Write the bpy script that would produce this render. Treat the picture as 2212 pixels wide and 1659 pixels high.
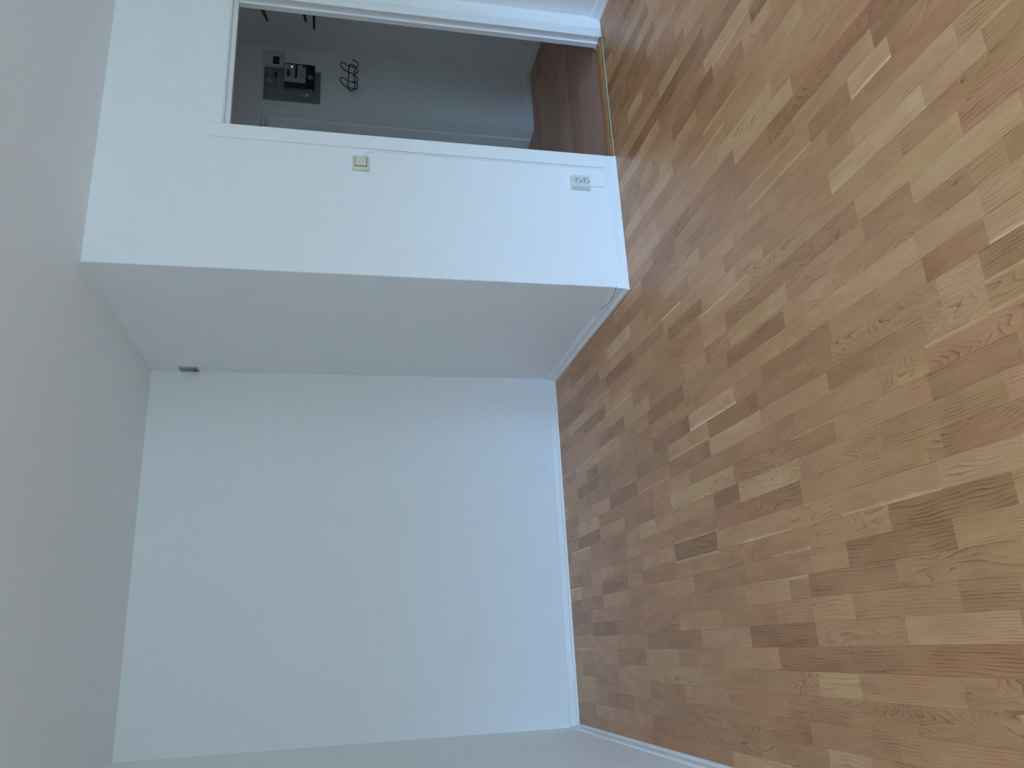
import bpy, bmesh, math, random
from mathutils import Vector, Matrix

for o in list(bpy.data.objects):
    bpy.data.objects.remove(o, do_unlink=True)
scene = bpy.context.scene
COL = scene.collection

# ------------------------------------------------------------------ camera
F_PX, YAW, PITCH, ROLL, CAM_H = 1700.79, 0.3266, -0.2149, 0.0198, 1.4504
_r0 = Vector((math.cos(YAW), -math.sin(YAW), 0))
_f = Vector((math.sin(YAW) * math.cos(PITCH), math.cos(YAW) * math.cos(PITCH), math.sin(PITCH)))
_u0 = _r0.cross(_f)
RIGHT = math.cos(ROLL) * _r0 + math.sin(ROLL) * _u0
UP = math.cos(ROLL) * _u0 - math.sin(ROLL) * _r0
cam_data = bpy.data.cameras.new('camera')
cam_data.sensor_fit = 'HORIZONTAL'
cam_data.sensor_width = 36.0
cam_data.lens = 36.0 * F_PX / 2212.0
cam_data.clip_start = 0.02
cam = bpy.data.objects.new('camera', cam_data)
COL.objects.link(cam)
# the phone was held upright but the picture is stored on its side: image right = down in the room
ax, ay, az = -UP, RIGHT, -_f
cam.matrix_world = Matrix(((ax.x, ay.x, az.x, 0.0), (ax.y, ay.y, az.y, 0.0), (ax.z, ay.z, az.z, CAM_H), (0, 0, 0, 1)))
scene.camera = cam


def floor_at(px, py):
    """photo pixel -> point on the floor (z = 0)"""
    d = RIGHT * ((1659 - py - 829.5) / F_PX) - UP * ((px - 1106) / F_PX) + _f
    s = -CAM_H / d.z
    return d.x * s, d.y * s


# ------------------------------------------------------------------ light
SKY_STRENGTH = 10.0
world = bpy.data.worlds.new('sky')
scene.world = world
world.use_nodes = True
wn = world.node_tree.nodes
wl = world.node_tree.links
wn.clear()
w_out = wn.new('ShaderNodeOutputWorld')
w_bg = wn.new('ShaderNodeBackground')
w_tc = wn.new('ShaderNodeTexCoord')
w_sep = wn.new('ShaderNodeSeparateXYZ')
w_map = wn.new('ShaderNodeMapRange')
w_map.inputs['From Min'].default_value = -1
w_map.inputs['From Max'].default_value = 1
w_ramp = wn.new('ShaderNodeValToRGB')
cr = w_ramp.color_ramp
cr.elements[0].position = 0.0
cr.elements[0].color = (0.40, 0.63, 0.80, 1)          # unseen ground, shaped for light: bright below for the ceiling, dim towards the horizon
cr.elements[1].position = 1.0
cr.elements[1].color = (0.58, 1.01, 1.80, 1)
for pos, c in ((0.30, (0.30, 0.475, 0.60, 1)), (0.46, (0.082, 0.142, 0.152, 1)), (0.545, (0.112, 0.195, 0.215, 1)), (0.61, (0.495, 0.885, 1.57, 1)), (0.75, (0.58, 1.03, 1.80, 1))):
    e = cr.elements.new(pos)
    e.color = c
w_bg.inputs['Strength'].default_value = SKY_STRENGTH
wl.new(w_tc.outputs['Generated'], w_sep.inputs[0])
wl.new(w_sep.outputs['Z'], w_map.inputs['Value'])
wl.new(w_map.outputs['Result'], w_ramp.inputs['Fac'])
wl.new(w_ramp.outputs['Color'], w_bg.inputs['Color'])
wl.new(w_bg.outputs['Background'], w_out.inputs['Surface'])

# room planes in metres
XL, XA, XR = -0.494, 1.7255, 3.47          # left wall, alcove side wall, right wall
YB, YF, YH = 4.974, 3.499, 3.565            # back wall, door wall (room face, hall face)
YREAR = -2.6                                # wall with the window, behind the camera
H = 2.6
XHR, YHB = 4.365, 5.060                     # hall right wall and hall back wall
WINS = ((-0.44, 0.68), (2.34, 3.41))           # two windows side by side (x ranges)
WZ0, WZ1 = 0.70, 2.30

for wx0, wx1 in WINS:
    portal_data = bpy.data.lights.new('window_portal', 'AREA')
    portal_data.shape = 'RECTANGLE'
    portal_data.size = wx1 - wx0
    portal_data.size_y = WZ1 - WZ0
    portal_data.cycles.is_portal = True
    portal = bpy.data.objects.new('window_portal', portal_data)
    portal.location = ((wx0 + wx1) / 2, YREAR - 0.20, (WZ0 + WZ1) / 2)
    portal.rotation_euler = (math.radians(90), 0, 0)     # -Z of the lamp points to +Y, into the room
    COL.objects.link(portal)

scene.cycles.max_bounces = 12
scene.cycles.diffuse_bounces = 10      # white walls: light keeps bouncing between them
scene.view_settings.view_transform = 'Standard'
scene.view_settings.look = 'None'
scene.view_settings.gamma = 1.0
scene.view_settings.use_curve_mapping = False
scene.view_settings.exposure = 1.41


# ------------------------------------------------------------------ helpers
class MB:
    """collects shapes and links them as ONE mesh object"""

    def __init__(self):
        self.bm = bmesh.new()

    def box(self, x0, x1, y0, y1, z0, z1, bev=0.0, seg=1):
        vs = [self.bm.verts.new(p) for p in ((x0, y0, z0), (x1, y0, z0), (x1, y1, z0), (x0, y1, z0), (x0, y0, z1), (x1, y0, z1), (x1, y1, z1), (x0, y1, z1))]
        fs = [self.bm.faces.new([vs[i] for i in q]) for q in ((0, 3, 2, 1), (4, 5, 6, 7), (0, 1, 5, 4), (1, 2, 6, 5), (2, 3, 7, 6), (3, 0, 4, 7))]
        if bev:
            es = list({e for f in fs for e in f.edges})
            bmesh.ops.bevel(self.bm, geom=es, offset=bev, segments=seg, affect='EDGES', profile=0.5)
        return self

    def hexa(self, a, b):
        """box-like solid between two quads (lists of four points)"""
        va = [self.bm.verts.new(p) for p in a]
        vb = [self.bm.verts.new(p) for p in b]
        self.bm.faces.new(va[::-1])
        self.bm.faces.new(vb)
        for i in range(4):
            j = (i + 1) % 4
            self.bm.faces.new((va[i], va[j], vb[j], vb[i]))
        return self

    def prism(self, prof, fn0, fn1):
        """profile (list of 2D points) swept from fn0(p) to fn1(p)"""
        va = [self.bm.verts.new(fn0(*p)) for p in prof]
        vb = [self.bm.verts.new(fn1(*p)) for p in prof]
        n = len(prof)
        self.bm.faces.new(va[::-1])
        self.bm.faces.new(vb)
        for i in range(n):
            j = (i + 1) % n
            self.bm.faces.new((va[i], va[j], vb[j], vb[i]))
        return self

    def tube(self, pts, r, n=10, closed=False):
        pts = [Vector(p) for p in pts]
        m = len(pts)
        rings = []
        nrm = None
        for i, p in enumerate(pts):
            if closed:
                t = (pts[(i + 1) % m] - pts[i - 1]).normalized()
            else:
                t = (pts[min(i + 1, m - 1)] - pts[max(i - 1, 0)]).normalized()
            if nrm is None:
                nrm = t.orthogonal().normalized()
            nrm = (nrm - t * nrm.dot(t)).normalized()
            b = t.cross(nrm)
            rr = r[i] if isinstance(r, (list, tuple)) else r
            rings.append([self.bm.verts.new(p + rr * (math.cos(2 * math.pi * k / n) * nrm + math.sin(2 * math.pi * k / n) * b)) for k in range(n)])
        last = m if closed else m - 1
        for i in range(last):
            a, c = rings[i], rings[(i + 1) % m]
            off = 0
            if closed and i == m - 1:
                off = min(range(n), key=lambda q: (a[0].co - c[q].co).length)
            for k in range(n):
                self.bm.faces.new((a[k], a[(k + 1) % n], c[(k + 1 + off) % n], c[(k + off) % n]))
        if not closed:
            self.bm.faces.new(rings[0][::-1])
            self.bm.faces.new(rings[-1])
        return self

    def lathe(self, prof, origin, axis, n=24):
        """prof: (radius, height) pairs turned round axis from origin"""
        o = Vector(origin)
        a = Vector(axis).normalized()
        u = a.orthogonal().normalized()
        v = a.cross(u)
        rings = []
        for r, h in prof:
            rings.append([self.bm.verts.new(o + a * h + max(r, 1e-5) * (math.cos(2 * math.pi * k / n) * u + math.sin(2 * math.pi * k / n) * v)) for k in range(n)])
        for i in range(len(rings) - 1):
            for k in range(n):
                self.bm.faces.new((rings[i][k], rings[i][(k + 1) % n], rings[i + 1][(k + 1) % n], rings[i + 1][k]))
        self.bm.faces.new(rings[0][::-1])
        self.bm.faces.new(rings[-1])
        return self

    def build(self, name, mat, parent=None, smooth=False, origin=None):
        bmesh.ops.recalc_face_normals(self.bm, faces=self.bm.faces[:])
        me = bpy.data.meshes.new(name)
        if origin is not None:
            bmesh.ops.translate(self.bm, verts=self.bm.verts[:], vec=-Vector(origin))
        self.bm.to_mesh(me)
        self.bm.free()
        if smooth:
            for p in me.polygons:
                p.use_smooth = True
            if hasattr(me, 'set_sharp_from_angle'):
                me.set_sharp_from_angle(angle=math.radians(40))
        me.materials.append(mat)
        o = bpy.data.objects.new(name, me)
        COL.objects.link(o)
        if origin is not None:
            o.location = origin
        if parent is not None:
            o.parent = parent
            pw = Vector((0, 0, 0))
            q = parent
            while q is not None:
                pw += q.location
                q = q.parent
            o.location = (Vector(origin) if origin is not None else Vector((0, 0, 0))) - pw
        return o


def thing(name, loc, label, cat, group=None):
    o = bpy.data.objects.new(name, None)
    o.empty_display_size = 0.05
    COL.objects.link(o)
    o.location = loc
    o['label'] = label
    o['category'] = cat
    if group:
        o['group'] = group
    return o


def tag(o, label, cat, group=None):
    o['label'] = label
    o['category'] = cat
    if group:
        o['group'] = group
    return o


def struct(o, label=None):
    o['kind'] = 'structure'
    if label:
        o['label'] = label
    return o


def struct_root(name, label=None, loc=(0, 0, 0)):
    o = bpy.data.objects.new(name, None)
    o.empty_display_size = 0.1
    o.location = loc
    COL.objects.link(o)
    return struct(o, label)


def smooth_path(pts, n=6, closed=False):
    """Catmull-Rom through the points"""
    P = [Vector(p) for p in pts]
    m = len(P)
    out = []
    rng = range(m) if closed else range(m - 1)
    for i in rng:
        if closed:
            p0, p1, p2, p3 = P[i - 1], P[i], P[(i + 1) % m], P[(i + 2) % m]
        else:
            p0, p1, p2, p3 = P[max(i - 1, 0)], P[i], P[i + 1], P[min(i + 2, m - 1)]
        for k in range(n):
            t = k / n
            out.append(0.5 * ((2 * p1) + (p2 - p0) * t + (2 * p0 - 5 * p1 + 4 * p2 - p3) * t * t + (3 * p1 - p0 - 3 * p2 + p3) * t ** 3))
    if not closed:
        out.append(P[-1])
    return out


# ------------------------------------------------------------------ materials
def new_mat(name):
    m = bpy.data.materials.new(name)
    m.use_nodes = True
    nt = m.node_tree
    return m, nt.nodes, nt.links, nt.nodes['Principled BSDF']


def plain(name, col, rough=0.5, metal=0.0, bump=0.0, scale=200.0, var=0.0):
    m, N, L, b = new_mat(name)
    b.inputs['Roughness'].default_value = rough
    b.inputs['Metallic'].default_value = metal
    b.inputs['Base Color'].default_value = (*col, 1)
    geo = N.new('ShaderNodeNewGeometry')
    if var:
        nz = N.new('ShaderNodeTexNoise')
        nz.inputs['Scale'].default_value = scale * 0.05
        nz.inputs['Detail'].default_value = 1
        L.new(geo.outputs['Position'], nz.inputs['Vector'])
        mx = N.new('ShaderNodeMix')
        mx.data_type = 'RGBA'
        mx.inputs[6].default_value = (*[c * (1 - var) for c in col], 1)
        mx.inputs[7].default_value = (*[min(1, c * (1 + var)) for c in col], 1)
        L.new(nz.outputs['Fac'], mx.inputs[0])
        L.new(mx.outputs[2], b.inputs['Base Color'])
    if bump:
        nz = N.new('ShaderNodeTexNoise')
        nz.inputs['Scale'].default_value = scale
        nz.inputs['Detail'].default_value = 3
        L.new(geo.outputs['Position'], nz.inputs['Vector'])
        bp = N.new('ShaderNodeBump')
        bp.inputs['Strength'].default_value = bump
        bp.inputs['Distance'].default_value = 0.001
        L.new(nz.outputs['Fac'], bp.inputs['Height'])
        L.new(bp.outputs['Normal'], b.inputs['Normal'])
    return m


M = {}
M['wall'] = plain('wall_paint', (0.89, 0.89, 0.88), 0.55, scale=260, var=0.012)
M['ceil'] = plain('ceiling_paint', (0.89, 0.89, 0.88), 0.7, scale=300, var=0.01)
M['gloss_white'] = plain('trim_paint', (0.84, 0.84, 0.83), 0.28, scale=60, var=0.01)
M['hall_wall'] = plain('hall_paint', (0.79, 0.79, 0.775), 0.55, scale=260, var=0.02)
M['sub'] = plain('subfloor', (0.10, 0.07, 0.05), 0.9)
M['cream'] = plain('cream_plastic', (0.72, 0.68, 0.53), 0.35)
M['offwhite'] = plain('offwhite_plastic', (0.74, 0.74, 0.70), 0.3)
M['dark'] = plain('dark_plastic', (0.012, 0.012, 0.013), 0.4)
M['slot'] = plain('slot_dark', (0.03, 0.03, 0.03), 0.6)  # near-black for the rocker gap, earth clips and breaker window
M['iron'] = plain('black_iron', (0.010, 0.010, 0.013), 0.45)
M['board'] = plain('grey_board', (0.20, 0.20, 0.20), 0.55, bump=0.1, var=0.1)
M['board2'] = plain('grey_plate', (0.26, 0.26, 0.26), 0.5)
M['meter'] = plain('meter_grey', (0.36, 0.36, 0.36), 0.4)
M['brass'] = plain('steel', (0.5, 0.5, 0.5), 0.35, metal=1.0)
M['seal'] = plain('olive_seal', (0.20, 0.16, 0.085), 0.6, var=0.2)
M['sealant'] = plain('pale_sealant', (0.62, 0.62, 0.52), 0.4)
M['backing'] = plain('vent_dark', (0.30, 0.31, 0.30), 0.8)
M['crack'] = plain('crack_shadow', (0.10, 0.10, 0.10), 0.9)
M['box'] = plain('box_grey', (0.58, 0.58, 0.55), 0.45)
M['vent'] = plain('vent_grey', (0.62, 0.64, 0.63), 0.5)
M['hat'] = plain('dark_wire', (0.05, 0.048, 0.045), 0.4, metal=0.3)

m, N, L, b = new_mat('window_glass')
N.remove(b)
tr = N.new('ShaderNodeBsdfTransparent')
tr.inputs['Color'].default_value = (0.95, 0.97, 0.96, 1)
gl = N.new('ShaderNodeBsdfGlossy')
gl.inputs['Roughness'].default_value = 0.02
mixs = N.new('ShaderNodeMixShader')
mixs.inputs[0].default_value = 0.06
L.new(tr.outputs[0], mixs.inputs[1])
L.new(gl.outputs[0], mixs.inputs[2])
L.new(mixs.outputs[0], N['Material Output'].inputs['Surface'])
M['glass'] = m

m, N, L, b = new_mat('green_led')
b.inputs['Emission Color'].default_value = (0.3, 1.0, 0.55, 1)
b.inputs['Emission Strength'].default_value = 1.2
M['led'] = m


def wood(name, stops, rough, spec=0.5, contrast=1.0, scale=1.0):
    """lacquered timber: tone, seed and figure come from per-piece attributes 'piece' and 'local'"""
    m, N, L, b = new_mat(name)

    def math_(op, a, c=None, clamp=False):
        n = N.new('ShaderNodeMath')
        n.operation = op
        n.use_clamp = clamp
        for i, v in enumerate((a, c)):
            if v is None:
                continue
            if isinstance(v, (int, float)):
                n.inputs[i].default_value = v
            else:
                L.new(v, n.inputs[i])
        return n.outputs[0]

    def noise(vec, scale, detail=3, rough_=0.55):
        n = N.new('ShaderNodeTexNoise')
        n.inputs['Scale'].default_value = scale
        n.inputs['Detail'].default_value = detail
        n.inputs['Roughness'].default_value = rough_
        L.new(vec, n.inputs['Vector'])
        return n.outputs['Fac']

    def vec(x, y, z):
        n = N.new('ShaderNodeCombineXYZ')
        for i, v in enumerate((x, y, z)):
            if isinstance(v, (int, float)):
                n.inputs[i].default_value = v
            else:
                L.new(v, n.inputs[i])
        return n.outputs[0]

    at = N.new('ShaderNodeAttribute')
    at.attribute_name = 'piece'
    sp = N.new('ShaderNodeSeparateXYZ')
    L.new(at.outputs['Vector'], sp.inputs[0])
    tone, seed, kind = sp.outputs
    al = N.new('ShaderNodeAttribute')
    al.attribute_name = 'local'
    sl = N.new('ShaderNodeSeparateXYZ')
    L.new(al.outputs['Vector'], sl.inputs[0])
    u, v, pale = sl.outputs
    s1 = math_('MULTIPLY', seed, 61.7)
    s2 = math_('MULTIPLY', seed, 23.3)
    # slow wander of the grain
    wob = noise(vec(math_('ADD', math_('MULTIPLY', u, 9.0 * scale), s1), math_('ADD', math_('MULTIPLY', v, 2.6 * scale), s2), s1), 1.0, 2, 0.5)
    wob = math_('SUBTRACT', wob, 0.5)
    wob2 = math_('SUBTRACT', noise(vec(math_('ADD', math_('MULTIPLY', u, 55.0), s2), math_('ADD', math_('MULTIPLY', v, 12.0), s1), s2), 1.0, 2), 0.5)
    # figure: kind 0 = straight rift grain, kind 1 = flat-sawn cathedral
    k2 = math_('MULTIPLY', kind, kind)
    amp = math_('ADD', math_('MULTIPLY', k2, 26.0), 2.2)
    freq = math_('ADD', math_('MULTIPLY', math_('SUBTRACT', 1.0, kind), 110.0), 30.0)
    ring = math_('ADD', math_('MULTIPLY', u, freq), math_('MULTIPLY', wob, amp))
    ring = math_('ADD', ring, math_('MULTIPLY', wob2, 0.9))
    fr = math_('FRACT', math_('ADD', ring, 40.0))
    line = math_('POWER', fr, 5.0)                      # dark late-wood line
    soft = math_('POWER', math_('SUBTRACT', 1.0, fr), 2.0)
    # broken-up lines
    brk = noise(vec(math_('ADD', math_('MULTIPLY', u, 40.0), s1), math_('ADD', math_('MULTIPLY', v, 7.0), s2), 3.0), 1.0, 3)
    brk = math_('MULTIPLY', math_('SUBTRACT', brk, 0.40), 4.0, True)
    line = math_('MULTIPLY', line, brk)
    # pores
    por = noise(vec(math_('ADD', math_('MULTIPLY', u, 620.0), s1), math_('ADD', math_('MULTIPLY', v, 22.0), s2), s2), 1.0, 2)
    por = math_('MULTIPLY', math_('SUBTRACT', por, 0.60), 7.0, True)
    # cloudy change of tone along the piece
    cloud = math_('SUBTRACT', noise(vec(math_('ADD', math_('MULTIPLY', u, 14.0), s2), math_('ADD', math_('MULTIPLY', v, 5.0), s1), s1), 1.0, 3), 0.5)
    # pale cross flecks on a few pieces
    fl = noise(vec(math_('ADD', math_('MULTIPLY', u, 55.0), s2), math_('ADD', math_('MULTIPLY', v, 260.0), s1), 7.0), 1.0, 2)
    fl = math_('MULTIPLY', math_('SUBTRACT', fl, 0.66), 9.0, True)
    flsel = math_('GREATER_THAN', math_('FRACT', math_('MULTIPLY', seed, 7.31)), 0.82)
    fl = math_('MULTIPLY', fl, flsel)
    t = math_('ADD', tone, math_('MULTIPLY', cloud, 0.42))
    t = math_('SUBTRACT', t, math_('MULTIPLY', line, 0.46 * contrast))
    t = math_('ADD', t, math_('MULTIPLY', math_('SUBTRACT', soft, 0.33), 0.07 * contrast))
    t = math_('SUBTRACT', t, math_('MULTIPLY', por, 0.14 * contrast))
    t = math_('ADD', t, math_('MULTIPLY', fl, 0.30))
    side = math_('MULTIPLY', math_('SUBTRACT', math_('GREATER_THAN', math_('FRACT', math_('MULTIPLY', seed, 3.17)), 0.5), 0.5), 2.0)
    sap = math_('MULTIPLY', math_('SUBTRACT', math_('ADD', math_('MULTIPLY', u, side), math_('MULTIPLY', wob2, 0.012)), 0.024), 160.0, True)
    sapsel = math_('GREATER_THAN', math_('FRACT', math_('MULTIPLY', seed, 5.77)), 0.86)
    t = math_('ADD', t, math_('MULTIPLY', math_('MULTIPLY', sap, sapsel), 0.24))
    t = math_('ADD', t, pale, True)
    ramp = N.new('ShaderNodeValToRGB')
    r = ramp.color_ramp
    r.elements[0].position = stops[0][0]
    r.elements[0].color = (*stops[0][1], 1)
    r.elements[1].position = stops[-1][0]
    r.elements[1].color = (*stops[-1][1], 1)
    for p, c in stops[1:-1]:
        e = r.elements.new(p)
        e.color = (*c, 1)
    L.new(t, ramp.inputs['Fac'])
    # hue drifts between pieces: some pinker, some more yellow
    hue = N.new('ShaderNodeMix')
    hue.data_type = 'RGBA'
    hue.blend_type = 'MULTIPLY'
    hue.inputs[0].default_value = 1.0
    hmix = N.new('ShaderNodeMix')
    hmix.data_type = 'RGBA'
    hmix.inputs[6].default_value = (1.02, 0.98, 0.98, 1)
    hmix.inputs[7].default_value = (0.98, 1.025, 0.93, 1)
    L.new(math_('FRACT', math_('MULTIPLY', seed, 13.7)), hmix.inputs[0])
    L.new(ramp.outputs['Color'], hue.inputs[6])
    L.new(hmix.outputs[2], hue.inputs[7])
    L.new(hue.outputs[2], b.inputs['Base Color'])
    b.inputs['Roughness'].default_value = rough
    b.inputs['Specular IOR Level'].default_value = spec
    return m


M['oak'] = wood('oak_lacquered', [(0.0, (0.185, 0.066, 0.024)), (0.30, (0.395, 0.166, 0.067)), (0.55, (0.535, 0.250, 0.108)), (0.78, (0.635, 0.343, 0.162)), (1.0, (0.81, 0.60, 0.38))], 0.36)
M['hall_wood'] = wood('hall_laminate', [(0.0, (0.31, 0.155, 0.115)), (0.5, (0.56, 0.31, 0.235)), (1.0, (0.74, 0.46, 0.36))], 0.55, spec=0.3, contrast=0.5, scale=0.5)
M['threshold'] = wood('threshold_oak', [(0.0, (0.24, 0.085, 0.018)), (0.5, (0.60, 0.26, 0.075)), (1.0, (0.80, 0.46, 0.19))], 0.3, contrast=0.6)

# ------------------------------------------------------------------ room shell
XA_OUT = 1.80
f_base = struct(MB().box(XL - 0.1, XR + 0.1, YREAR - 0.1, YB + 0.1, -0.12, -0.0085).build('floor', M['sub']), 'light oak strip parquet floor with mixed pale and brown staves')
wb = struct(MB().box(XL - 0.1, XA_OUT, YB, YB + 0.1, 0, H).build('wall_back', M['wall']), 'plain white painted wall at the end of the alcove')
wlft = struct(MB().box(XL - 0.1, XL, YREAR - 0.25, YB, 0, H).build('wall_left', M['wall']), 'white painted wall along the left of the room')
# alcove side wall and the wall with the doorway share one softly rounded corner
wa = struct(MB().box(XA, XA_OUT, YH, YB, 0, H).build('wall_alcove', M['wall']), 'white painted side wall of the alcove, in shade')
XD0, XD1, ZD = 2.505, 3.335, 2.055           # hole in the wall for the door frame
mb = MB()
rc = 0.006
prof = [(XA + rc * (1 - math.cos(a * math.pi / 12)), YF + rc * (1 - math.sin(a * math.pi / 12))) for a in range(0, 7)]
prof += [(XD0, YF), (XD0, YH), (XA, YH)]
mb.prism(prof, lambda x, y: (x, y, 0), lambda x, y: (x, y, H))
mb.box(XD0, XD1, YF, YH, ZD, H)
mb.box(XD1, XR, YF, YH, 0, H)
struct(mb.build('wall_door', M['wall'], smooth=True), 'white painted wall with the open doorway')
struct(MB().box(XR, XR + 0.1, YREAR - 0.25, YH, 0, H).build('wall_right', M['wall']), 'white painted wall on the right of the doorway')
mb = MB()
edges = [XL] + [v for w in WINS for v in w] + [XR]
for i in range(0, len(edges), 2):
    mb.box(edges[i], edges[i + 1], YREAR - 0.25, YREAR, 0, H)
for wx0, wx1 in WINS:
    mb.box(wx0, wx1, YREAR - 0.25, YREAR, 0, WZ0).box(wx0, wx1, YREAR - 0.25, YREAR, WZ1, H)
struct(mb.build('wall_rear', M['wall']), 'white painted window wall')
struct(MB().box(XL - 0.1, XR + 0.1, YREAR - 0.25, YH, H, H + 0.1).box(XL - 0.1, XA_OUT, YH, YB + 0.1, H, H + 0.1).build('ceiling', M['ceil']), 'white painted ceiling of the room')

# windows in the rear wall
fw_ = 0.05
for n_, (WX0, WX1) in enumerate(WINS):
    xm = (WX0 + WX1) / 2
    win = struct_root('window_%d' % (n_ + 1), 'white framed window lighting the room from behind the viewer', (xm, YREAR - 0.12, WZ0))
    mb = MB()
    for (a, c, d, e) in ((WX0, WX0 + fw_, WZ0, WZ1), (WX1 - fw_, WX1, WZ0, WZ1), (WX0 + fw_, WX1 - fw_, WZ0, WZ0 + fw_), (WX0 + fw_, WX1 - fw_, WZ1 - fw_, WZ1)):
        mb.box(a, c, YREAR - 0.16, YREAR - 0.09, d, e, 0.004)
    mb.build('window_frame', M['gloss_white'], win)
    MB().box(WX0 + fw_, WX1 - fw_, YREAR - 0.127, YREAR - 0.123, WZ0 + fw_, WZ1 - fw_).build('pane', M['glass'], win)
    MB().box(WX0, WX1, YREAR - 0.09, YREAR + 0.06, WZ0, WZ0 + 0.03, 0.005).build('window_sill', M['gloss_white'], win)

# ------------------------------------------------------------------ hall shell
YHF = 5.30
struct(MB().box(XA_OUT, XHR, YH, YHF + 0.05, -0.12, -0.0085).build('floor_hall', M['sub']), 'dark red brown plank floor of the hall')
hall_floor = bpy.data.objects['floor_hall']
HD0, HD1, HDZ = 2.92, 3.825, 2.055             # doorway in the hall's back wall
mb = MB()
mb.box(XA_OUT, HD0, YHB, YHF, 0, H).box(HD1, XHR + 0.1, YHB, YHF, 0, H).box(HD0, HD1, YHB, YHF, HDZ, H)
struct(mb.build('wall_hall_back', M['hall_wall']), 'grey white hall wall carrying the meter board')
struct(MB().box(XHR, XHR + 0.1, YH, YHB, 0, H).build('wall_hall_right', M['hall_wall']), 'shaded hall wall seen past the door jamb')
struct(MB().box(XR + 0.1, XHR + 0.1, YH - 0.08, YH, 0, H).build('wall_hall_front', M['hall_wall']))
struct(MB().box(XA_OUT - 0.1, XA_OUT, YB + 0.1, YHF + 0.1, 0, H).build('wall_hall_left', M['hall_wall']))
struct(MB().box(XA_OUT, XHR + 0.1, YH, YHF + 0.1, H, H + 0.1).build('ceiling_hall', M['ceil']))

# door standing in the hall's far doorway
door2 = struct_root('door_2', 'white door deep in the hall doorway', (HD1, YHF, 0))
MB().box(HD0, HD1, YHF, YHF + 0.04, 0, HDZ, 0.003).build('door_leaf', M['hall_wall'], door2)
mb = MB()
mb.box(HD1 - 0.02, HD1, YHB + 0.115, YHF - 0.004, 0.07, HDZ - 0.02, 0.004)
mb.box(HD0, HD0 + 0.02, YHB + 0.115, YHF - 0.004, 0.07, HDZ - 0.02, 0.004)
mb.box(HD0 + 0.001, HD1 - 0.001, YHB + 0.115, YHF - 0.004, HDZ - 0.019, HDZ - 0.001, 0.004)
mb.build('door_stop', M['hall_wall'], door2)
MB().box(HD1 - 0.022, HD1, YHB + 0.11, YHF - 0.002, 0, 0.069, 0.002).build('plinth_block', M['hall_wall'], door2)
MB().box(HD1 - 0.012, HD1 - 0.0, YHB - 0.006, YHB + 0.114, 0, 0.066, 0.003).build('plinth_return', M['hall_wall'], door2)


# ------------------------------------------------------------------ skirting boards
BB = [(0, 0), (0.021, 0), (0.0205, 0.008), (0.017, 0.015), (0.0115, 0.0195), (0.0105, 0.0215), (0.0105, 0.046), (0.0085, 0.053), (0.004, 0.0585), (0, 0.061)]


def skirting(name, p0, p1, nrm, label=None, prof=BB, mat=None, m0=0.0, m1=0.0, parent=None):
    """sweep the profile from p0 to p1; nrm points into the room; m0/m1 = mitre (+1 outside corner, -1 inside)"""
    d = (Vector((*p1, 0)) - Vector((*p0, 0))).normalized()
    n = Vector((*nrm, 0))
    a, c = Vector((*p0, 0)), Vector((*p1, 0))
    o = MB().prism(prof, lambda t, z: a + n * t - d * t * m0 + Vector((0, 0, z)), lambda t, z: c + n * t + d * t * m1 + Vector((0, 0, z))).build(name, mat or M['gloss_white'], parent, smooth=True)
    return struct(o, label) if parent is None else o


skirting('baseboard_back', (XL, YB), (XA, YB), (0, -1), 'white skirting board under the back wall', m0=-1, m1=-1)
skirting('baseboard_left', (XL, YREAR), (XL, YB), (1, 0), 'white skirting board along the left wall', m1=-1)
bb_al = skirting('baseboard_alcove', (XA, YF), (XA, YB), (-1, 0), 'white skirting board of the alcove side wall with a wavy caulk bead', m0=1, m1=-1)
skirting('baseboard_door', (XA, YF), (2.508, YF), (0, -1), 'white skirting board between the wall corner and the doorway', m0=1)
skirting('baseboard_right', (XR, YREAR), (XR, YF), (-1, 0), 'white skirting board on the right wall')
# shrunken caulk bead that wanders along the top of the alcove skirting
pts, rs = [], []
for i in range(61):
    y = YF + 0.004 + i * (YB - YF - 0.03) / 60
    s = (y - YF)
    lift = 0.006 + 0.0115 * math.exp(-((s - 0.02) / 0.10) ** 2) - 0.005 * math.exp(-((s - 0.22) / 0.10) ** 2) + 0.003 * math.sin(s * 17) * math.exp(-s * 1.6)
    pts.append((XA - 0.0015, y, 0.058 + max(0.0, lift)))
    rs.append(0.0035 + 0.0015 * math.sin(s * 23))
MB().tube(pts, rs, 8).build('caulk_bead', M['gloss_white'], bb_al, smooth=True)
crack = [(3.499, 0.065), (3.531, 0.06), (3.574, 0.053), (3.602, 0.054), (3.647, 0.046), (3.694, 0.053), (3.754, 0.061), (3.84, 0.059), (3.866, 0.066)]
MB().tube(smooth_path([(XA - (0.0112 if z < 0.05 else 0.0093 if z < 0.0555 else 0.0062), y, z) for y, z in crack], 4), [0.0011 + 0.0004 * math.sin(i * 0.9) for i in range(33)], 6).build('caulk_crack', M['crack'], bb_al)  # dark tube drawn for the shadow inside the crack
HB = [(0, 0), (0.010, 0), (0.010, 0.058), (0.006, 0.066), (0, 0.066)]
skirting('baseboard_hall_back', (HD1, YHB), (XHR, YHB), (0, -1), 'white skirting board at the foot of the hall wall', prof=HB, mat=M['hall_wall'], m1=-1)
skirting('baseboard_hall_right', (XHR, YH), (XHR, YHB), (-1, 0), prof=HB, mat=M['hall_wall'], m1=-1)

# ------------------------------------------------------------------ doorway: casing, frame, threshold
door1 = struct_root('door_1', 'white painted door frame of the open doorway, no door leaf', (2.9, YF, 0))
XO0, XO1, ZO = 2.515, 3.320, 2.040            # clear rebate


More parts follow.
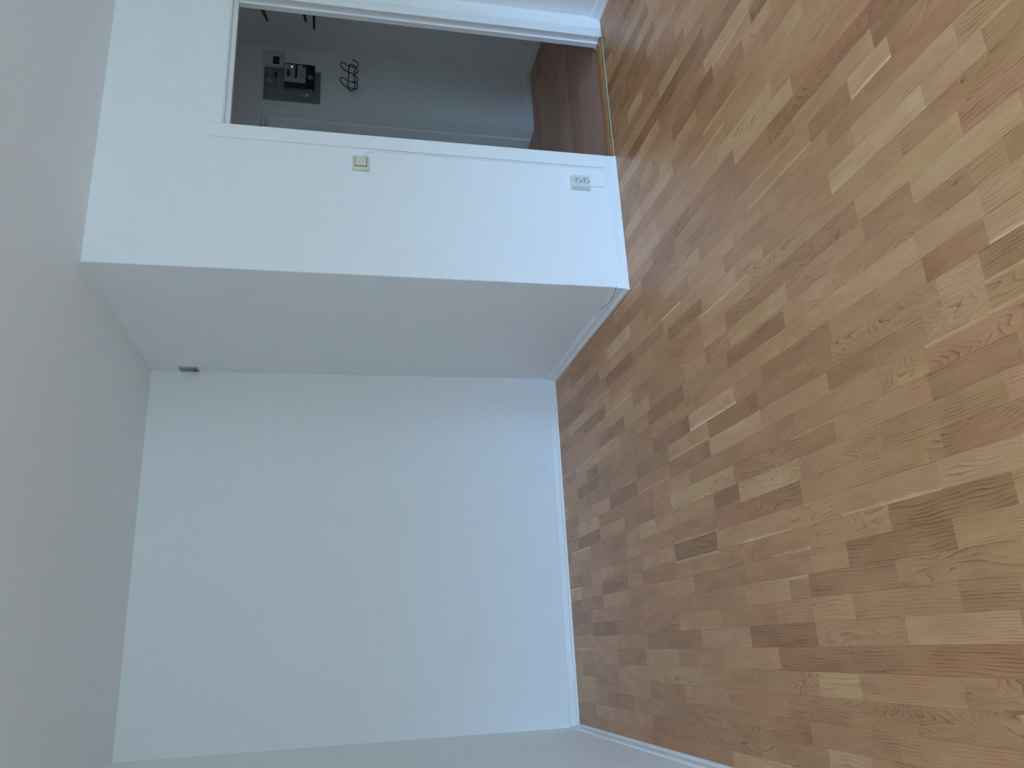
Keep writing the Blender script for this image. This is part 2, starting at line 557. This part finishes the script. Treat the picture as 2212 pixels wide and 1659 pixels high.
MB().box(2.437, XO0, YF - 0.009, YF, 0.0585, 2.118, 0.003, 2).build('casing', M['wall'], door1)
MB().box(2.5085, XO0, YF - 0.009, YF + 0.002, 0.003, 0.058, 0.002, 1).build('casing_foot', M['wall'], door1)
MB().box(XO0 + 0.0005, XO1 - 0.0005, YF - 0.009, YF, ZO + 0.005, 2.118, 0.003, 2).build('casing', M['wall'], door1)
MB().box(XO1, 3.378, YF - 0.013, YF, 0.012, 2.118, 0.0045, 3).build('casing', M['gloss_white'], door1, smooth=True)
# lining (rebate) and stop
MB().box(XO1, XD1, YF - 0.004, YH, 0.016, ZD).build('jamb', M['gloss_white'], door1)
MB().box(XD0, XO0 - 0.001, YF + 0.0005, YH, 0.016, ZD).build('jamb', M['gloss_white'], door1)
MB().box(XO0 - 0.0008, XO1 - 0.0005, YF - 0.003, YH, ZO, ZD).build('head', M['gloss_white'], door1)
MB().box(3.307, XO1, 3.530, YH, 0.016, ZO - 0.0145, 0.002, 2).build('stop', M['gloss_white'], door1)
MB().box(XO0 - 0.001, XO0 + 0.012, 3.530, YH, 0.016, ZO - 0.0145, 0.002, 2).build('stop', M['gloss_white'], door1)
MB().box(XO0 + 0.0122, XO1 - 0.0005, 3.530, YH, ZO - 0.025, ZO - 0.0002, 0.002, 2).build('stop', M['gloss_white'], door1)
h = MB().box(XO1 - 0.0012, XO1 + 0.004, YF - 0.0135, YF + 0.012, 0.197, 0.247, 0.0008).box(XO1 - 0.0025, XO1 + 0.003, YF - 0.0145, YF + 0.002, 0.243, 0.262, 0.0008).build('hinge_recess', M['gloss_white'], door1)
MB().hexa([(3.300, YH + 0.002, 0.001), (3.318, YH + 0.002, 0.001), (3.318, YH + 0.014, 0.001), (3.300, YH + 0.014, 0.001)],
          [(3.312, YH + 0.002, 0.028), (3.318, YH + 0.002, 0.028), (3.318, YH + 0.008, 0.028), (3.312, YH + 0.008, 0.028)]).build('wedge', M['offwhite'], door1)


def set_piece(o, tone, seed, kind, along='y', pale=0.0):
    """per-piece attributes read by the wood shader"""
    me = o.data
    a = me.attributes.new('piece', 'FLOAT_VECTOR', 'POINT')
    a.data.foreach_set('vector', [tone, seed, kind] * len(me.vertices))
    l = me.attributes.new('local', 'FLOAT_VECTOR', 'POINT')
    buf = []
    for v in me.vertices:
        buf += ([v.co.x, v.co.y, pale] if along == 'y' else [v.co.y, v.co.x, pale])
    l.data.foreach_set('vector', buf)


thr = struct_root('trim_1', 'worn oak threshold across the doorway with olive front edge', (2.9, 3.53, 0))
prof = [(3.5055, 0.0), (3.5055, 0.0095), (3.5085, 0.0125), (3.530, 0.0140), (3.545, 0.0155), (3.558, 0.0140), (3.576, 0.0080), (3.578, 0.0)]
tw = MB().prism(prof, lambda y, z: (XO0 - 0.008, y, z), lambda y, z: (3.318, y, z)).build('threshold_board', M['threshold'], thr, smooth=True)
set_piece(tw, 0.45, 0.37, 0.15, 'x')
MB().box(XO0 - 0.008, 3.335, 3.4975, 3.5055, 0.0, 0.0105, 0.001).build('front_edge', M['seal'], thr)
MB().box(XO0 - 0.008, 3.345, 3.4955, 3.4975, -0.002, 0.0022, 0.0008).build('sealant_line', M['sealant'], thr)

# ------------------------------------------------------------------ parquet
ROW0, PITCH_R = -0.199, 0.0724               # a row joint measured on the photo and the row width
GAP = 0.00012
rng = random.Random(11)
# (row, y_near, y_far, tone, kind): staves read off the photograph
TRACED = []
CROPS = {1: (1200, 600, 4.366), 2: (1706, 600, 4.366), 3: (1200, 980, 4.366), 4: (1706, 980, 4.366), 5: (1706, 1280, 4.372), 6: (1706, 200, 4.149), 7: (1300, 0, 2.4254), 8: (1200, 1280, 4.372)}
# far end and near end of a stave's centre line (enlargement of the photo, x, y), tone, figure
STAVES = [
    (5, 215, 165, 5, 605, 150, .66, .4), (5, 615, 150, 5, 1620, 115, .50, .3), (5, 1630, 110, 5, 2212, 60, .43, .2), (8, 1850, 420, 5, 255, 400, .32, .3), (5, 258, 400, 5, 1100, 370, .55, .6), (5, 1110, 370, 5, 2212, 350, .65, .15),
    (8, 1590, 640, 8, 2110, 625, .64, .4), (8, 2120, 622, 5, 610, 640, .38, .3), (5, 620, 640, 5, 2212, 680, .40, .3), (5, 280, 890, 5, 670, 920, .72, .5), (5, 680, 920, 5, 1640, 965, .57, .05), (5, 1660, 970, 5, 2212, 1000, .48, .9), (5, 10, 1130, 5, 740, 1180, .47, .7), (5, 750, 1180, 5, 2212, 1310, .46, .95),
    (4, 545, 940, 4, 1540, 765, .34, .3), (4, 945, 600, 4, 2125, 320, .35, .35), (4, 180, 790, 4, 940, 602, .58, .9), (4, 465, 470, 4, 1395, 190, .58, .02), (4, 1405, 190, 4, 2212, -60, .62, .5), (4, 1560, 760, 4, 2212, 650, .53, .1), (4, 190, 1000, 4, 540, 940, .56, .2), (4, 190, 1250, 4, 1010, 1150, .43, .3), (4, 1015, 1150, 4, 2212, 930, .50, .6), (4, 105, 340, 4, 1300, -20, .55, .2),
    (2, 355, 975, 2, 820, 870, .38, .3), (2, 830, 870, 2, 1290, 740, .56, 1.), (2, 45, 1340, 2, 830, 1090, .55, .1), (2, 1300, 960, 2, 2209, 760, .37, .08), (2, 420, 1430, 2, 1330, 1080, .56, .3), (2, 0, 1500, 2, 410, 1433, .40, .3), (2, 865, 1470, 2, 2050, 1090, .45, .1), (2, 1430, 1500, 2, 2209, 1270, .39, .7), (1, 2155, 385, 2, 480, 20, .60, .95),
    (6, 1085, 885, 6, 2099, 150, .67, .1), (6, 650, 1190, 6, 1075, 890, .41, .2), (6, 640, 1450, 6, 1595, 700, .46, 1.), (6, 1605, 690, 6, 1920, 470, .50, .4), (6, 1140, 1395, 6, 1715, 1040, .62, .2), (6, 1725, 1035, 6, 2099, 790, .60, .5), (6, 1200, 1590, 6, 1745, 1225, .38, .1), (6, 1755, 1220, 6, 2099, 1000, .60, .3), (6, 1320, 1750, 6, 1690, 1510, .62, .5), (6, 1700, 1500, 6, 2099, 1250, .39, .2), (6, 565, 405, 6, 1000, 40, .62, .3), (6, 188, 1150, 6, 970, 430, .56, .1), (6, 980, 425, 6, 1560, 20, .46, .5),
    (7, 475, 930, 7, 650, 720, .62, .2), (7, 540, 770, 7, 720, 520, .58, .2), (7, 585, 410, 7, 780, 110, .62, .2), (7, 945, 110, 7, 1040, -20, .68, .2), (7, 1290, 450, 7, 1490, 190, .68, .3), (7, 1080, 660, 7, 1285, 455, .40, .2), (7, 595, 1030, 7, 870, 690, .43, .3), (7, 370, 880, 7, 575, 590, .44, .3),
    (1, 480, 725, 1, 700, 480, .84, .3), (1, 1375, 250, 1, 1700, 20, .66, .3), (1, 1060, 500, 1, 1368, 255, .38, .2), (1, 1385, 565, 1, 1600, 385, .66, .3), (1, 1615, 770, 1, 2150, 388, .35, .03), (1, 1435, 1390, 1, 1905, 1160, .38, .3), (1, 1935, 1310, 2, 350, 975, .62, .2), (1, 1055, 1560, 1, 1430, 1405, .60, .3), (1, 640, 1295, 1, 880, 1150, .68, .3),
    (3, 797, 725, 3, 942, 670, .76, .4), (3, 420, 740, 3, 655, 650, .62, .3), (3, 222, 590, 3, 405, 510, .65, .3), (3, 150, 985, 3, 330, 910, .66, .3), (3, 1140, 1080, 3, 1545, 1010, .57, .02), (3, 1515, 620, 3, 2015, 460, .42, .8), (3, 650, 620, 3, 930, 540, .42, .05), (3, 1755, 730, 3, 2209, 620, .61, .3), (3, 1780, 1320, 3, 2209, 1250, .64, .3), (3, 985, 1290, 3, 1290, 1240, .61, .3), (3, 1300, 1160, 3, 1800, 1110, .42, .5), (3, 445, 990, 3, 665, 920, .41, .2), (3, 332, 910, 3, 540, 830, .43, .2), (3, 168, 1200, 3, 335, 1150, .42, .3), (3, 1550, 1010, 3, 2040, 900, .48, .95),
    (8, 872, 440, 8, 1380, 440, .38, .25), (8, 1387, 435, 8, 1845, 420, .62, .2), (8, 590, 605, 8, 845, 600, .38, .3), (8, 855, 605, 8, 1165, 605, .63, .3), (8, 1170, 610, 8, 1585, 630, .53, .3), (8, 1170, 260, 8, 1558, 240, .61, .5), (8, 1565, 225, 8, 2090, 205, .48, .2), (8, 370, 460, 8, 590, 460, .58, .3), (8, 385, 1100, 8, 620, 1130, .60, .3), (8, 900, 920, 8, 1215, 930, .45, .2), (8, 1222, 950, 8, 1640, 980, .58, .3), (8, 240, 1205, 8, 500, 1250, .44, .2), (8, 925, 1245, 8, 1245, 1310, .42, .2), (8, 1050, 1100, 8, 1405, 1180, .44, .3), (8, 1415, 1180, 8, 2100, 1330, .50, .9),
]
for (c0, ax_, ay_, c1, bx_, by_, tone_, kind_) in STAVES:
    p_far = floor_at(CROPS[c0][0] + ax_ / CROPS[c0][2], CROPS[c0][1] + ay_ / CROPS[c0][2])
    p_near = floor_at(CROPS[c1][0] + bx_ / CROPS[c1][2], CROPS[c1][1] + by_ / CROPS[c1][2])
    row_ = math.floor(((p_far[0] + p_near[0]) / 2 - ROW0) / PITCH_R)
    TRACED.append((row_, min(p_near[1], p_far[1]), max(p_near[1], p_far[1]), tone_, kind_))
row_lo = math.floor((XL - ROW0) / PITCH_R)
row_hi = math.ceil((XR - ROW0) / PITCH_R)
BLOCK = [(XL + 0.004, YREAR + 0.004, XA - 0.004, YB - 0.004), (XA - 0.004, YREAR + 0.004, XR - 0.004, YF - 0.004)]


def y_limit(xc):
    return YB - 0.004 if xc < XA - 0.004 else YF - 0.004


staves = []
for row in range(row_lo, row_hi):
    x0 = ROW0 + row * PITCH_R
    x1 = x0 + PITCH_R
    x0c, x1c = max(x0, XL + 0.004), min(x1, XR - 0.004)
    if x1c - x0c < 0.004:
        continue
    segs = []
    if x0c < XA - 0.004 < x1c:
        segs = [(x0c, XA - 0.004, YB - 0.004, True), (XA - 0.004, x1c, YF - 0.004, False)]
    else:
        segs = [(x0c, x1c, y_limit((x0c + x1c) / 2), True)]
    known = sorted([t for t in TRACED if t[0] == row], key=lambda t: t[1])
    pieces = []

    def fill(a, c):
        """random staves between a and c"""
        L_ = c - a
        if L_ < 0.004:
            return
        units = max(1, round(L_ / 0.2055))               # staves are 411 mm long, some are cut in half
        marks = [0]
        while marks[-1] < units:
            marks.append(min(units, marks[-1] + (1 if rng.random() < 0.16 else 2)))
        cuts = [a + L_ * k_ / units for k_ in marks]
        for p, q in zip(cuts[:-1], cuts[1:]):
            t = rng.gauss(0.52, 0.085)
            if rng.random() < 0.07:
                t = rng.uniform(0.63, 0.76)
            elif rng.random() < 0.10:
                t = rng.uniform(0.26, 0.36)
            pieces.append((p, q, min(0.95, max(0.12, t)), rng.random() ** 1.3))

    y = YREAR + 0.004 - rng.uniform(0, 0.41)
    if known:
        y = known[0][1] - 0.411 * math.ceil((known[0][1] - YREAR) / 0.411)
    for t in known:
        if t[2] < y + 0.03:
            continue
        if t[1] > y + 0.05:
            fill(y, t[1])
            y = t[1]
        pieces.append((y, t[2], t[3], t[4]))
        y = t[2]
    fill(y, y + 0.411 * math.ceil((YB + 0.05 - y) / 0.411))
    for (p, q, tone, kind) in pieces:
        seed = rng.random()
        if row in (28, 29, 32) and tone in (.62, .58):
            seed = 0.165                                  # pale sapwood edge seen on the photo
        for (a, c, ymax, main) in segs:
            ya, yc = max(p, YREAR + 0.004), min(q, ymax)
            if yc - ya < 0.003 or c - a < 0.003:
                continue
            staves.append((a, c, ya, yc, tone, seed, kind, (x0 + x1) / 2, (p + q) / 2))


def project(P):
    d = Vector(P) - Vector((0, 0, CAM_H))
    z = d.dot(_f)
    if z < 0.05:
        return None
    return 829.5 + F_PX * d.dot(RIGHT) / z, 1106 - F_PX * d.dot(UP) / z


def seen_area(s):
    q = [project((x, y, 0)) for x, y in ((s[0], s[2]), (s[1], s[2]), (s[1], s[3]), (s[0], s[3]))]
    if any(p is None for p in q):
        return 0.0
    q = [(min(1659, max(0, a)), min(2212, max(0, c))) for a, c in q]
    return abs(sum(q[i][0] * q[(i + 1) % 4][1] - q[(i + 1) % 4][0] * q[i][1] for i in range(4))) / 2


STV_T = 0.0085


def stave_geo(s, dz):
    a, c, ya, yc = s[0] + GAP, s[1] - GAP, s[2] + GAP, s[3] - GAP
    e = 0.00025
    vs = [(a, ya, -STV_T), (c, ya, -STV_T), (c, yc, -STV_T), (a, yc, -STV_T),
          (a, ya, dz - e), (c, ya, dz - e), (c, yc, dz - e), (a, yc, dz - e),
          (a + e, ya + e, dz), (c - e, ya + e, dz), (c - e, yc - e, dz), (a + e, yc - e, dz)]
    fs = [(8, 9, 10, 11)]
    for i in range(4):
        j = (i + 1) % 4
        fs += [(i, j, 4 + j, 4 + i), (4 + i, 4 + j, 8 + j, 8 + i)]
    return vs, fs


order = sorted(range(len(staves)), key=lambda i: -seen_area(staves[i]))
single = set(order[:300])
rest_v, rest_f, rest_p, rest_l = [], [], [], []
for i, s in enumerate(staves):
    dz = -rng.random() * 0.00012
    vs, fs = stave_geo(s, dz)
    pale = 0.0
    loc = [c for v in vs for c in (v[0] - s[7], v[1] - s[8], pale)]
    if i in single:
        cx, cy = (s[0] + s[1]) / 2, (s[2] + s[3]) / 2
        me = bpy.data.meshes.new('stave')
        me.from_pydata([(v[0] - cx, v[1] - cy, v[2]) for v in vs], [], fs)
        a = me.attributes.new('piece', 'FLOAT_VECTOR', 'POINT')
        a.data.foreach_set('vector', [s[4], s[5], s[6]] * len(vs))
        l = me.attributes.new('local', 'FLOAT_VECTOR', 'POINT')
        l.data.foreach_set('vector', loc)
        me.materials.append(M['oak'])
        o = bpy.data.objects.new('stave', me)
        COL.objects.link(o)
        o.parent = f_base
        o.location = (cx, cy, 0)
    else:
        n0 = len(rest_v)
        rest_v += vs
        rest_f += [tuple(n0 + k for k in f) for f in fs]
        rest_p += [s[4], s[5], s[6]] * len(vs)
        rest_l += loc
me = bpy.data.meshes.new('far_staves')
me.from_pydata(rest_v, [], rest_f)
me.attributes.new('piece', 'FLOAT_VECTOR', 'POINT').data.foreach_set('vector', rest_p)
me.attributes.new('local', 'FLOAT_VECTOR', 'POINT').data.foreach_set('vector', rest_l)
me.materials.append(M['oak'])
o = bpy.data.objects.new('far_staves', me)
COL.objects.link(o)
o.parent = f_base
o['kind'] = 'stuff'

# hall floor planks run across the hall
y = YH + 0.014
k = 0
while y < YHF - 0.01:
    y2 = min(y + 0.128, YHF - 0.001)
    x = XA_OUT + 0.002 - rng.uniform(0, 0.6)
    while x < XHR - 0.003:
        x2 = min(x + 1.2, XHR - 0.002)
        xa = max(x, XA_OUT + 0.002)
        if x2 - xa > 0.02:
            if y2 > YHB - 0.002 and y < YHB - 0.004:
                pass
            o = MB().box(xa + 0.0004, x2 - 0.0004, y + 0.0004, y2 - 0.0004, -0.0084, 0.0, 0.0005).build('plank', M['hall_wood'], hall_floor, origin=((xa + x2) / 2, (y + y2) / 2, 0))
            set_piece(o, rng.uniform(0.35, 0.6), rng.random(), rng.uniform(0, 0.5), 'x')
        x += 1.2
    y = y2

# ------------------------------------------------------------------ things on the room walls
# cream light switch beside the doorway
sw = thing('light_switch', (2.346, YF, 1.369), 'cream square light switch with one rocker beside the doorway', 'switch')
MB().box(2.3035, 2.3885, YF - 0.011, YF, 1.3265, 1.4115, 0.005, 3).build('cover_plate', M['cream'], sw, smooth=True)
MB().box(2.3255, 2.3845, YF - 0.0125, YF - 0.0105, 1.3385, 1.3995, 0.0006).build('rocker_gap', M['slot'], sw)
MB().hexa([(2.3275, YF - 0.012, 1.3405), (2.3835, YF - 0.012, 1.3405), (2.3835, YF - 0.012, 1.3975), (2.3275, YF - 0.012, 1.3975)],
          [(2.3275, YF - 0.0150, 1.3415), (2.3845, YF - 0.0135, 1.3415), (2.3845, YF - 0.0135, 1.3965), (2.3275, YF - 0.0150, 1.3965)]).build('rocker', M['cream'], sw)

# white double socket low on the wall
so = thing('double_socket', (2.325, YF, 0.213), 'white surface mounted double wall socket above the skirting', 'socket')
MB().hexa([(2.286, YF, 0.159), (2.364, YF, 0.159), (2.364, YF, 0.267), (2.286, YF, 0.267)],
          [(2.288, YF - 0.034, 0.166), (2.358, YF - 0.034, 0.166), (2.358, YF - 0.034, 0.262), (2.288, YF - 0.034, 0.262)]).build('back_box', M['offwhite'], so)
mb = MB()
mb.box(2.2885, 2.3575, YF - 0.038, YF - 0.034, 0.1665, 0.2615, 0.0015, 2)
mb.build('front_plate', M['offwhite'], so)
for zc in (0.2375, 0.1935):
    xc = 2.3235
    mb = MB()
    mb.lathe([(0.0198, 0.0), (0.0203, 0.0018), (0.0190, 0.0024), (0.0180, 0.0016), (0.0172, 0.0)], (xc, YF - 0.0378, zc), (0, -1, 0), 32)
    ring = mb.build('socket_ring', M['offwhite'], so, smooth=True)
    MB().lathe([(0.0172, 0.0), (0.0172, 0.0006)], (xc, YF - 0.0379, zc), (0, -1, 0), 32).build('well_shade', M['meter'], ring)  # grey disc paints the shade of the recess round the well floor
    MB().lathe([(0.0145, 0.0), (0.0140, 0.0012)], (xc - 0.0015, YF - 0.0384, zc), (0, -1, 0), 32).build('well_floor', M['offwhite'], ring)
    for dx in (-0.0065, 0.0095):
        MB().lathe([(0.0032, 0.0), (0.0032, 0.0006)], (xc + dx * 0.6, YF - 0.0394, zc + (0.004 if dx > 0 else 0.004)), (0, -1, 0), 12).build('pin_hole', M['dark'], ring)
    MB().box(xc - 0.012, xc - 0.003, YF - 0.0403, YF - 0.0390, zc - 0.0188, zc - 0.0142, 0.0003).build('earth_clip', M['slot'], ring)

# painted-over cable from the socket up the casing to the switch
path = [(2.318, YF - 0.004, 0.162), (2.318, YF - 0.004, 0.120), (2.3185, YF - 0.004, 0.092), (2.324, YF - 0.0035, 0.076), (2.336, YF - 0.003, 0.0675), (2.360, YF - 0.003, 0.066), (2.405, YF - 0.003, 0.066), (2.422, YF - 0.003, 0.072), (2.430, YF - 0.003, 0.090), (2.4305, YF - 0.003, 0.20), (2.4300, YF - 0.003, 0.60), (2.4290, YF - 0.003, 0.90), (2.4295, YF - 0.003, 1.26), (2.4275, YF - 0.003, 1.305), (2.422, YF - 0.003, 1.327), (2.411, YF - 0.003, 1.343), (2.395, YF - 0.003, 1.352), (2.384, YF - 0.003, 1.354)]
tag(MB().tube(smooth_path(path, 5), 0.0036, 10).build('cable', M['wall'], smooth=True), 'thin white painted cable running from socket to switch along the casing', 'cable')

# painted-over round cover high above the doorway
tag(MB().lathe([(0.049, 0.0), (0.049, 0.0014), (0.047, 0.0022), (0.0, 0.0026)], (2.990, YF, 2.368), (0, -1, 0), 48).build('blanking_cover', M['wall'], smooth=True), 'round white painted-over cover on the wall above the doorway', 'cover')

# small ventilation grille high in the alcove corner
vt = thing('vent_grille', (XA, 4.928, 2.372), 'small grey slatted vent grille high in the alcove corner', 'vent')
VY0, VY1, VZ0, VZ1 = 4.884, 4.9715, 2.314, 2.430
MB().box(XA - 0.0025, XA, VY0, VY1, VZ0, VZ1).build('backing', M['backing'], vt)
mb = MB()
for a, c, d, e in ((VY0, VY0 + 0.006, VZ0, VZ1), (VY1 - 0.006, VY1, VZ0, VZ1), (VY0 + 0.006, VY1 - 0.006, VZ1 - 0.007, VZ1), (VY0 + 0.006, VY1 - 0.006, VZ0, VZ0 + 0.006)):
    mb.box(XA - 0.006, XA - 0.002, a, c, d, e, 0.001)
mb.build('frame', M['vent'], vt)
MB().box(XA - 0.0032, XA - 0.0024, VY1 - 0.040, VY1 - 0.008, VZ0 + 0.010, VZ0 + 0.030).build('broken_gap', M['dark'], vt)
n = 9
for i in range(n):
    if i == 1:
        continue
    z = VZ0 + 0.010 + (VZ1 - VZ0 - 0.02) * (i + 0.3) / n
    y0, y1 = VY0 + 0.006, VY1 - 0.006
    if i in (0, 2):
        y1 -= 0.024
    MB().hexa([(XA - 0.002, y0, z + 0.004), (XA - 0.002, y1, z + 0.004), (XA - 0.002, y1, z + 0.0055), (XA - 0.002, y0, z + 0.0055)],
              [(XA - 0.0075, y0, z - 0.0015), (XA - 0.0075, y1, z - 0.0015), (XA - 0.0075, y1, z), (XA - 0.0075, y0, z)]).build('slat', M['vent'], vt)

# ------------------------------------------------------------------ things in the hall
hy = YHB
bd = tag(MB().box(3.878, 4.150, hy - 0.02, hy, 1.637, 2.042, 0.002).build('meter_board', M['board']), 'dark grey mounting board on the hall wall', 'board')
MB().box(3.922, 4.148, hy - 0.026, hy - 0.02, 1.690, 1.945, 0.001).build('cover_plate', M['board2'], bd)
MB().box(3.915, 3.9425, hy - 0.0264, hy - 0.0258, 1.727, 1.738, 0.0002).build('tag_strip', M['offwhite'], bd)
fh = thing('fuse_holder', (4.066, hy - 0.02, 1.998), 'two round grey fuse caps with a small black switch on the board', 'fuse')
for (x, z) in ((4.100, 1.998), (4.032, 1.998)):
    MB().lathe([(0.026, 0.0), (0.026, 0.012), (0.017, 0.018), (0.015, 0.034), (0.011, 0.038), (0.0, 0.039)], (x, hy - 0.0201, z), (0, -1, 0), 24).build('fuse_cap', M['board2'], fh, smooth=True)
MB().box(4.070, 4.106, hy - 0.034, hy - 0.0201, 1.949, 1.966, 0.002).build('fuse_switch', M['dark'], fh)

mt = thing('electricity_meter', (4.05, hy - 0.026, 1.69), 'boxy grey electricity meter with black slots on the board', 'meter')
MB().box(3.985, 4.165, hy - 0.075, hy - 0.0262, 1.678, 1.895, 0.004, 2).build('terminal_base', M['dark'], mt)
MB().box(3.944, 4.102, hy - 0.137, hy - 0.075, 1.739, 1.890, 0.004, 2).build('body', M['dark'], mt)
fp = MB().box(3.9445, 4.1015, hy - 0.1405, hy - 0.137, 1.7395, 1.8895, 0.0015).build('front_panel', M['meter'], mt)
fy = hy - 0.1405
for (a, c, d, e) in ((3.992, 4.050, 1.850, 1.872), (3.984, 4.098, 1.799, 1.816), (4.078, 4.099, 1.746, 1.762)):
    MB().box(a, c, fy - 0.0012, fy + 0.0005, d, e, 0.0004).build('slot', M['dark'], fp)
MB().lathe([(0.0045, 0.0), (0.0035, 0.0015), (0.0, 0.002)], (4.078, fy, 1.838), (0, -1, 0), 12).build('indicator_light', M['led'], fp)
MB().lathe([(0.004, 0.0), (0.004, 0.001)], (4.006, fy, 1.763), (0, -1, 0), 12).build('screw', M['dark'], fp)
MB().tube(smooth_path([(3.990, hy - 0.03, 1.700), (3.982, hy - 0.036, 1.688), (3.972, hy - 0.036, 1.684), (3.966, hy - 0.03, 1.690)], 5), 0.006, 8).build('lead_seal', M['dark'], mt, smooth=True)
MB().lathe([(0.020, 0.0), (0.020, 0.006)], (4.050, hy - 0.075, 1.710), (0, -1, 0), 20).build('seal_cap', M['board'], mt)

bx = thing('fuse_box', (4.212, hy, 1.96), 'pale box with a small dark window beside the fuse caps', 'fuse box')
MB().box(4.1515, 4.282, hy - 0.055, hy, 1.900, 2.050, 0.006, 3).build('housing', M['box'], bx, smooth=True)
MB().box(4.158, 4.228, hy - 0.0565, hy - 0.054, 1.936, 1.982, 0.001).build('breaker_window', M['slot'], bx)
MB().box(4.172, 4.222, hy - 0.0605, hy - 0.056, 1.962, 1.972, 0.001).build('breaker_lever', M['dark'], bx)

# black wire coat rack
ck = thing('coat_rack', (4.14, hy, 1.41), 'black bent wire coat rack with loops on the hall wall', 'coat rack')
ring = [(4.238, 1.431), (4.179, 1.433), (4.099, 1.436), (4.046, 1.436), (4.026, 1.428), (4.018, 1.411), (4.026, 1.394), (4.046, 1.386), (4.099, 1.386), (4.179, 1.386), (4.236, 1.386), (4.254, 1.394), (4.262, 1.410), (4.255, 1.425)]
MB().tube(smooth_path([(x, hy - 0.014, z) for x, z in ring], 4, True), 0.0034, 8, True).build('frame_loop', M['iron'], ck, smooth=True)
for dx in (0.0, -0.138):
    p = [(4.178, hy - 0.016, 1.384), (4.177, hy - 0.018, 1.408), (4.177, hy - 0.022, 1.432), (4.188, hy - 0.030, 1.464), (4.210, hy - 0.036, 1.486), (4.230, hy - 0.038, 1.495), (4.248, hy - 0.038, 1.488), (4.251, hy - 0.036, 1.474), (4.238, hy - 0.026, 1.444), (4.237, hy - 0.018, 1.420), (4.236, hy - 0.016, 1.386)]
    MB().tube(smooth_path([(x + dx, y, z) for x, y, z in p], 5), 0.0034, 8).build('hat_loop', M['iron'], ck, smooth=True)
for x0_ in (4.234, 4.175, 4.096, 4.036):
    p = [(x0_, hy - 0.014, 1.387), (x0_ - 0.001, hy - 0.020, 1.374), (x0_ + 0.008, hy - 0.032, 1.364), (x0_ + 0.020, hy - 0.042, 1.366), (x0_ + 0.030, hy - 0.048, 1.380), (x0_ + 0.034, hy - 0.050, 1.398)]
    hk = MB().tube(smooth_path(p, 5), 0.0034, 8).build('hook', M['iron'], ck, smooth=True)
    MB().lathe([(0.0, -0.0065), (0.0045, -0.005), (0.0065, 0.0), (0.0045, 0.005), (0.0, 0.0065)], p[-1], (0, 0, 1), 12).build('ball_tip', M['iron'], hk, smooth=True)

# faint white switch plate below the coat rack
hs = thing('wall_switch', (3.985, hy, 1.373), 'faint white switch plate on hall wall at the end of the coat rack', 'switch')
MB().box(3.948, 4.022, hy - 0.010, hy, 1.333, 1.415, 0.004, 2).build('cover_plate', M['hall_wall'], hs, smooth=True)
MB().box(3.960, 4.010, hy - 0.0145, hy - 0.010, 1.350, 1.399, 0.003, 2).build('rocker', M['hall_wall'], hs, smooth=True)

# hat rack on the hall's right wall, mostly hidden by the door jamb
hr = thing('hat_rack', (XHR, 4.55, 1.85), 'dark hat rack ends poking out from behind the door jamb', 'hat rack')
MB().box(XHR - 0.012, XHR, 4.10, 4.60, 1.66, 1.70, 0.002).build('wall_rail', M['hat'], hr)
MB().box(XHR - 0.012, XHR, 4.10, 4.60, 2.02, 2.06, 0.002).build('wall_rail', M['hat'], hr)
for dz in (0.0, 0.018):
    MB().tube([(XHR - 0.006, 4.50, 2.055 + dz * 0.6), (4.30, 4.62, 2.028 + dz), (4.252, 4.683, 1.997 + dz * 0.3)], 0.0055, 8).build('shelf_wire', M['hat'], hr, smooth=True)
for dz in (0.0, 0.014):
    MB().tube([(XHR - 0.006, 4.48, 1.762 + dz), (4.30, 4.58, 1.750 + dz), (4.252, 4.650, 1.734 + dz * 0.4)], 0.0045, 8).build('shelf_wire', M['hat'], hr, smooth=True)
MB().tube([(XHR - 0.006, 4.52, 1.685), (4.30, 4.62, 1.683), (4.255, 4.700, 1.681)], 0.009, 10).build('hook_arm', M['hat'], hr, smooth=True)
MB().lathe([(0.0, -0.011), (0.008, -0.008), (0.011, 0.0), (0.008, 0.008), (0.0, 0.011)], (4.252, 4.712, 1.680), (0, 1, 0), 14).build('hook_knob', M['board2'], hr, smooth=True)
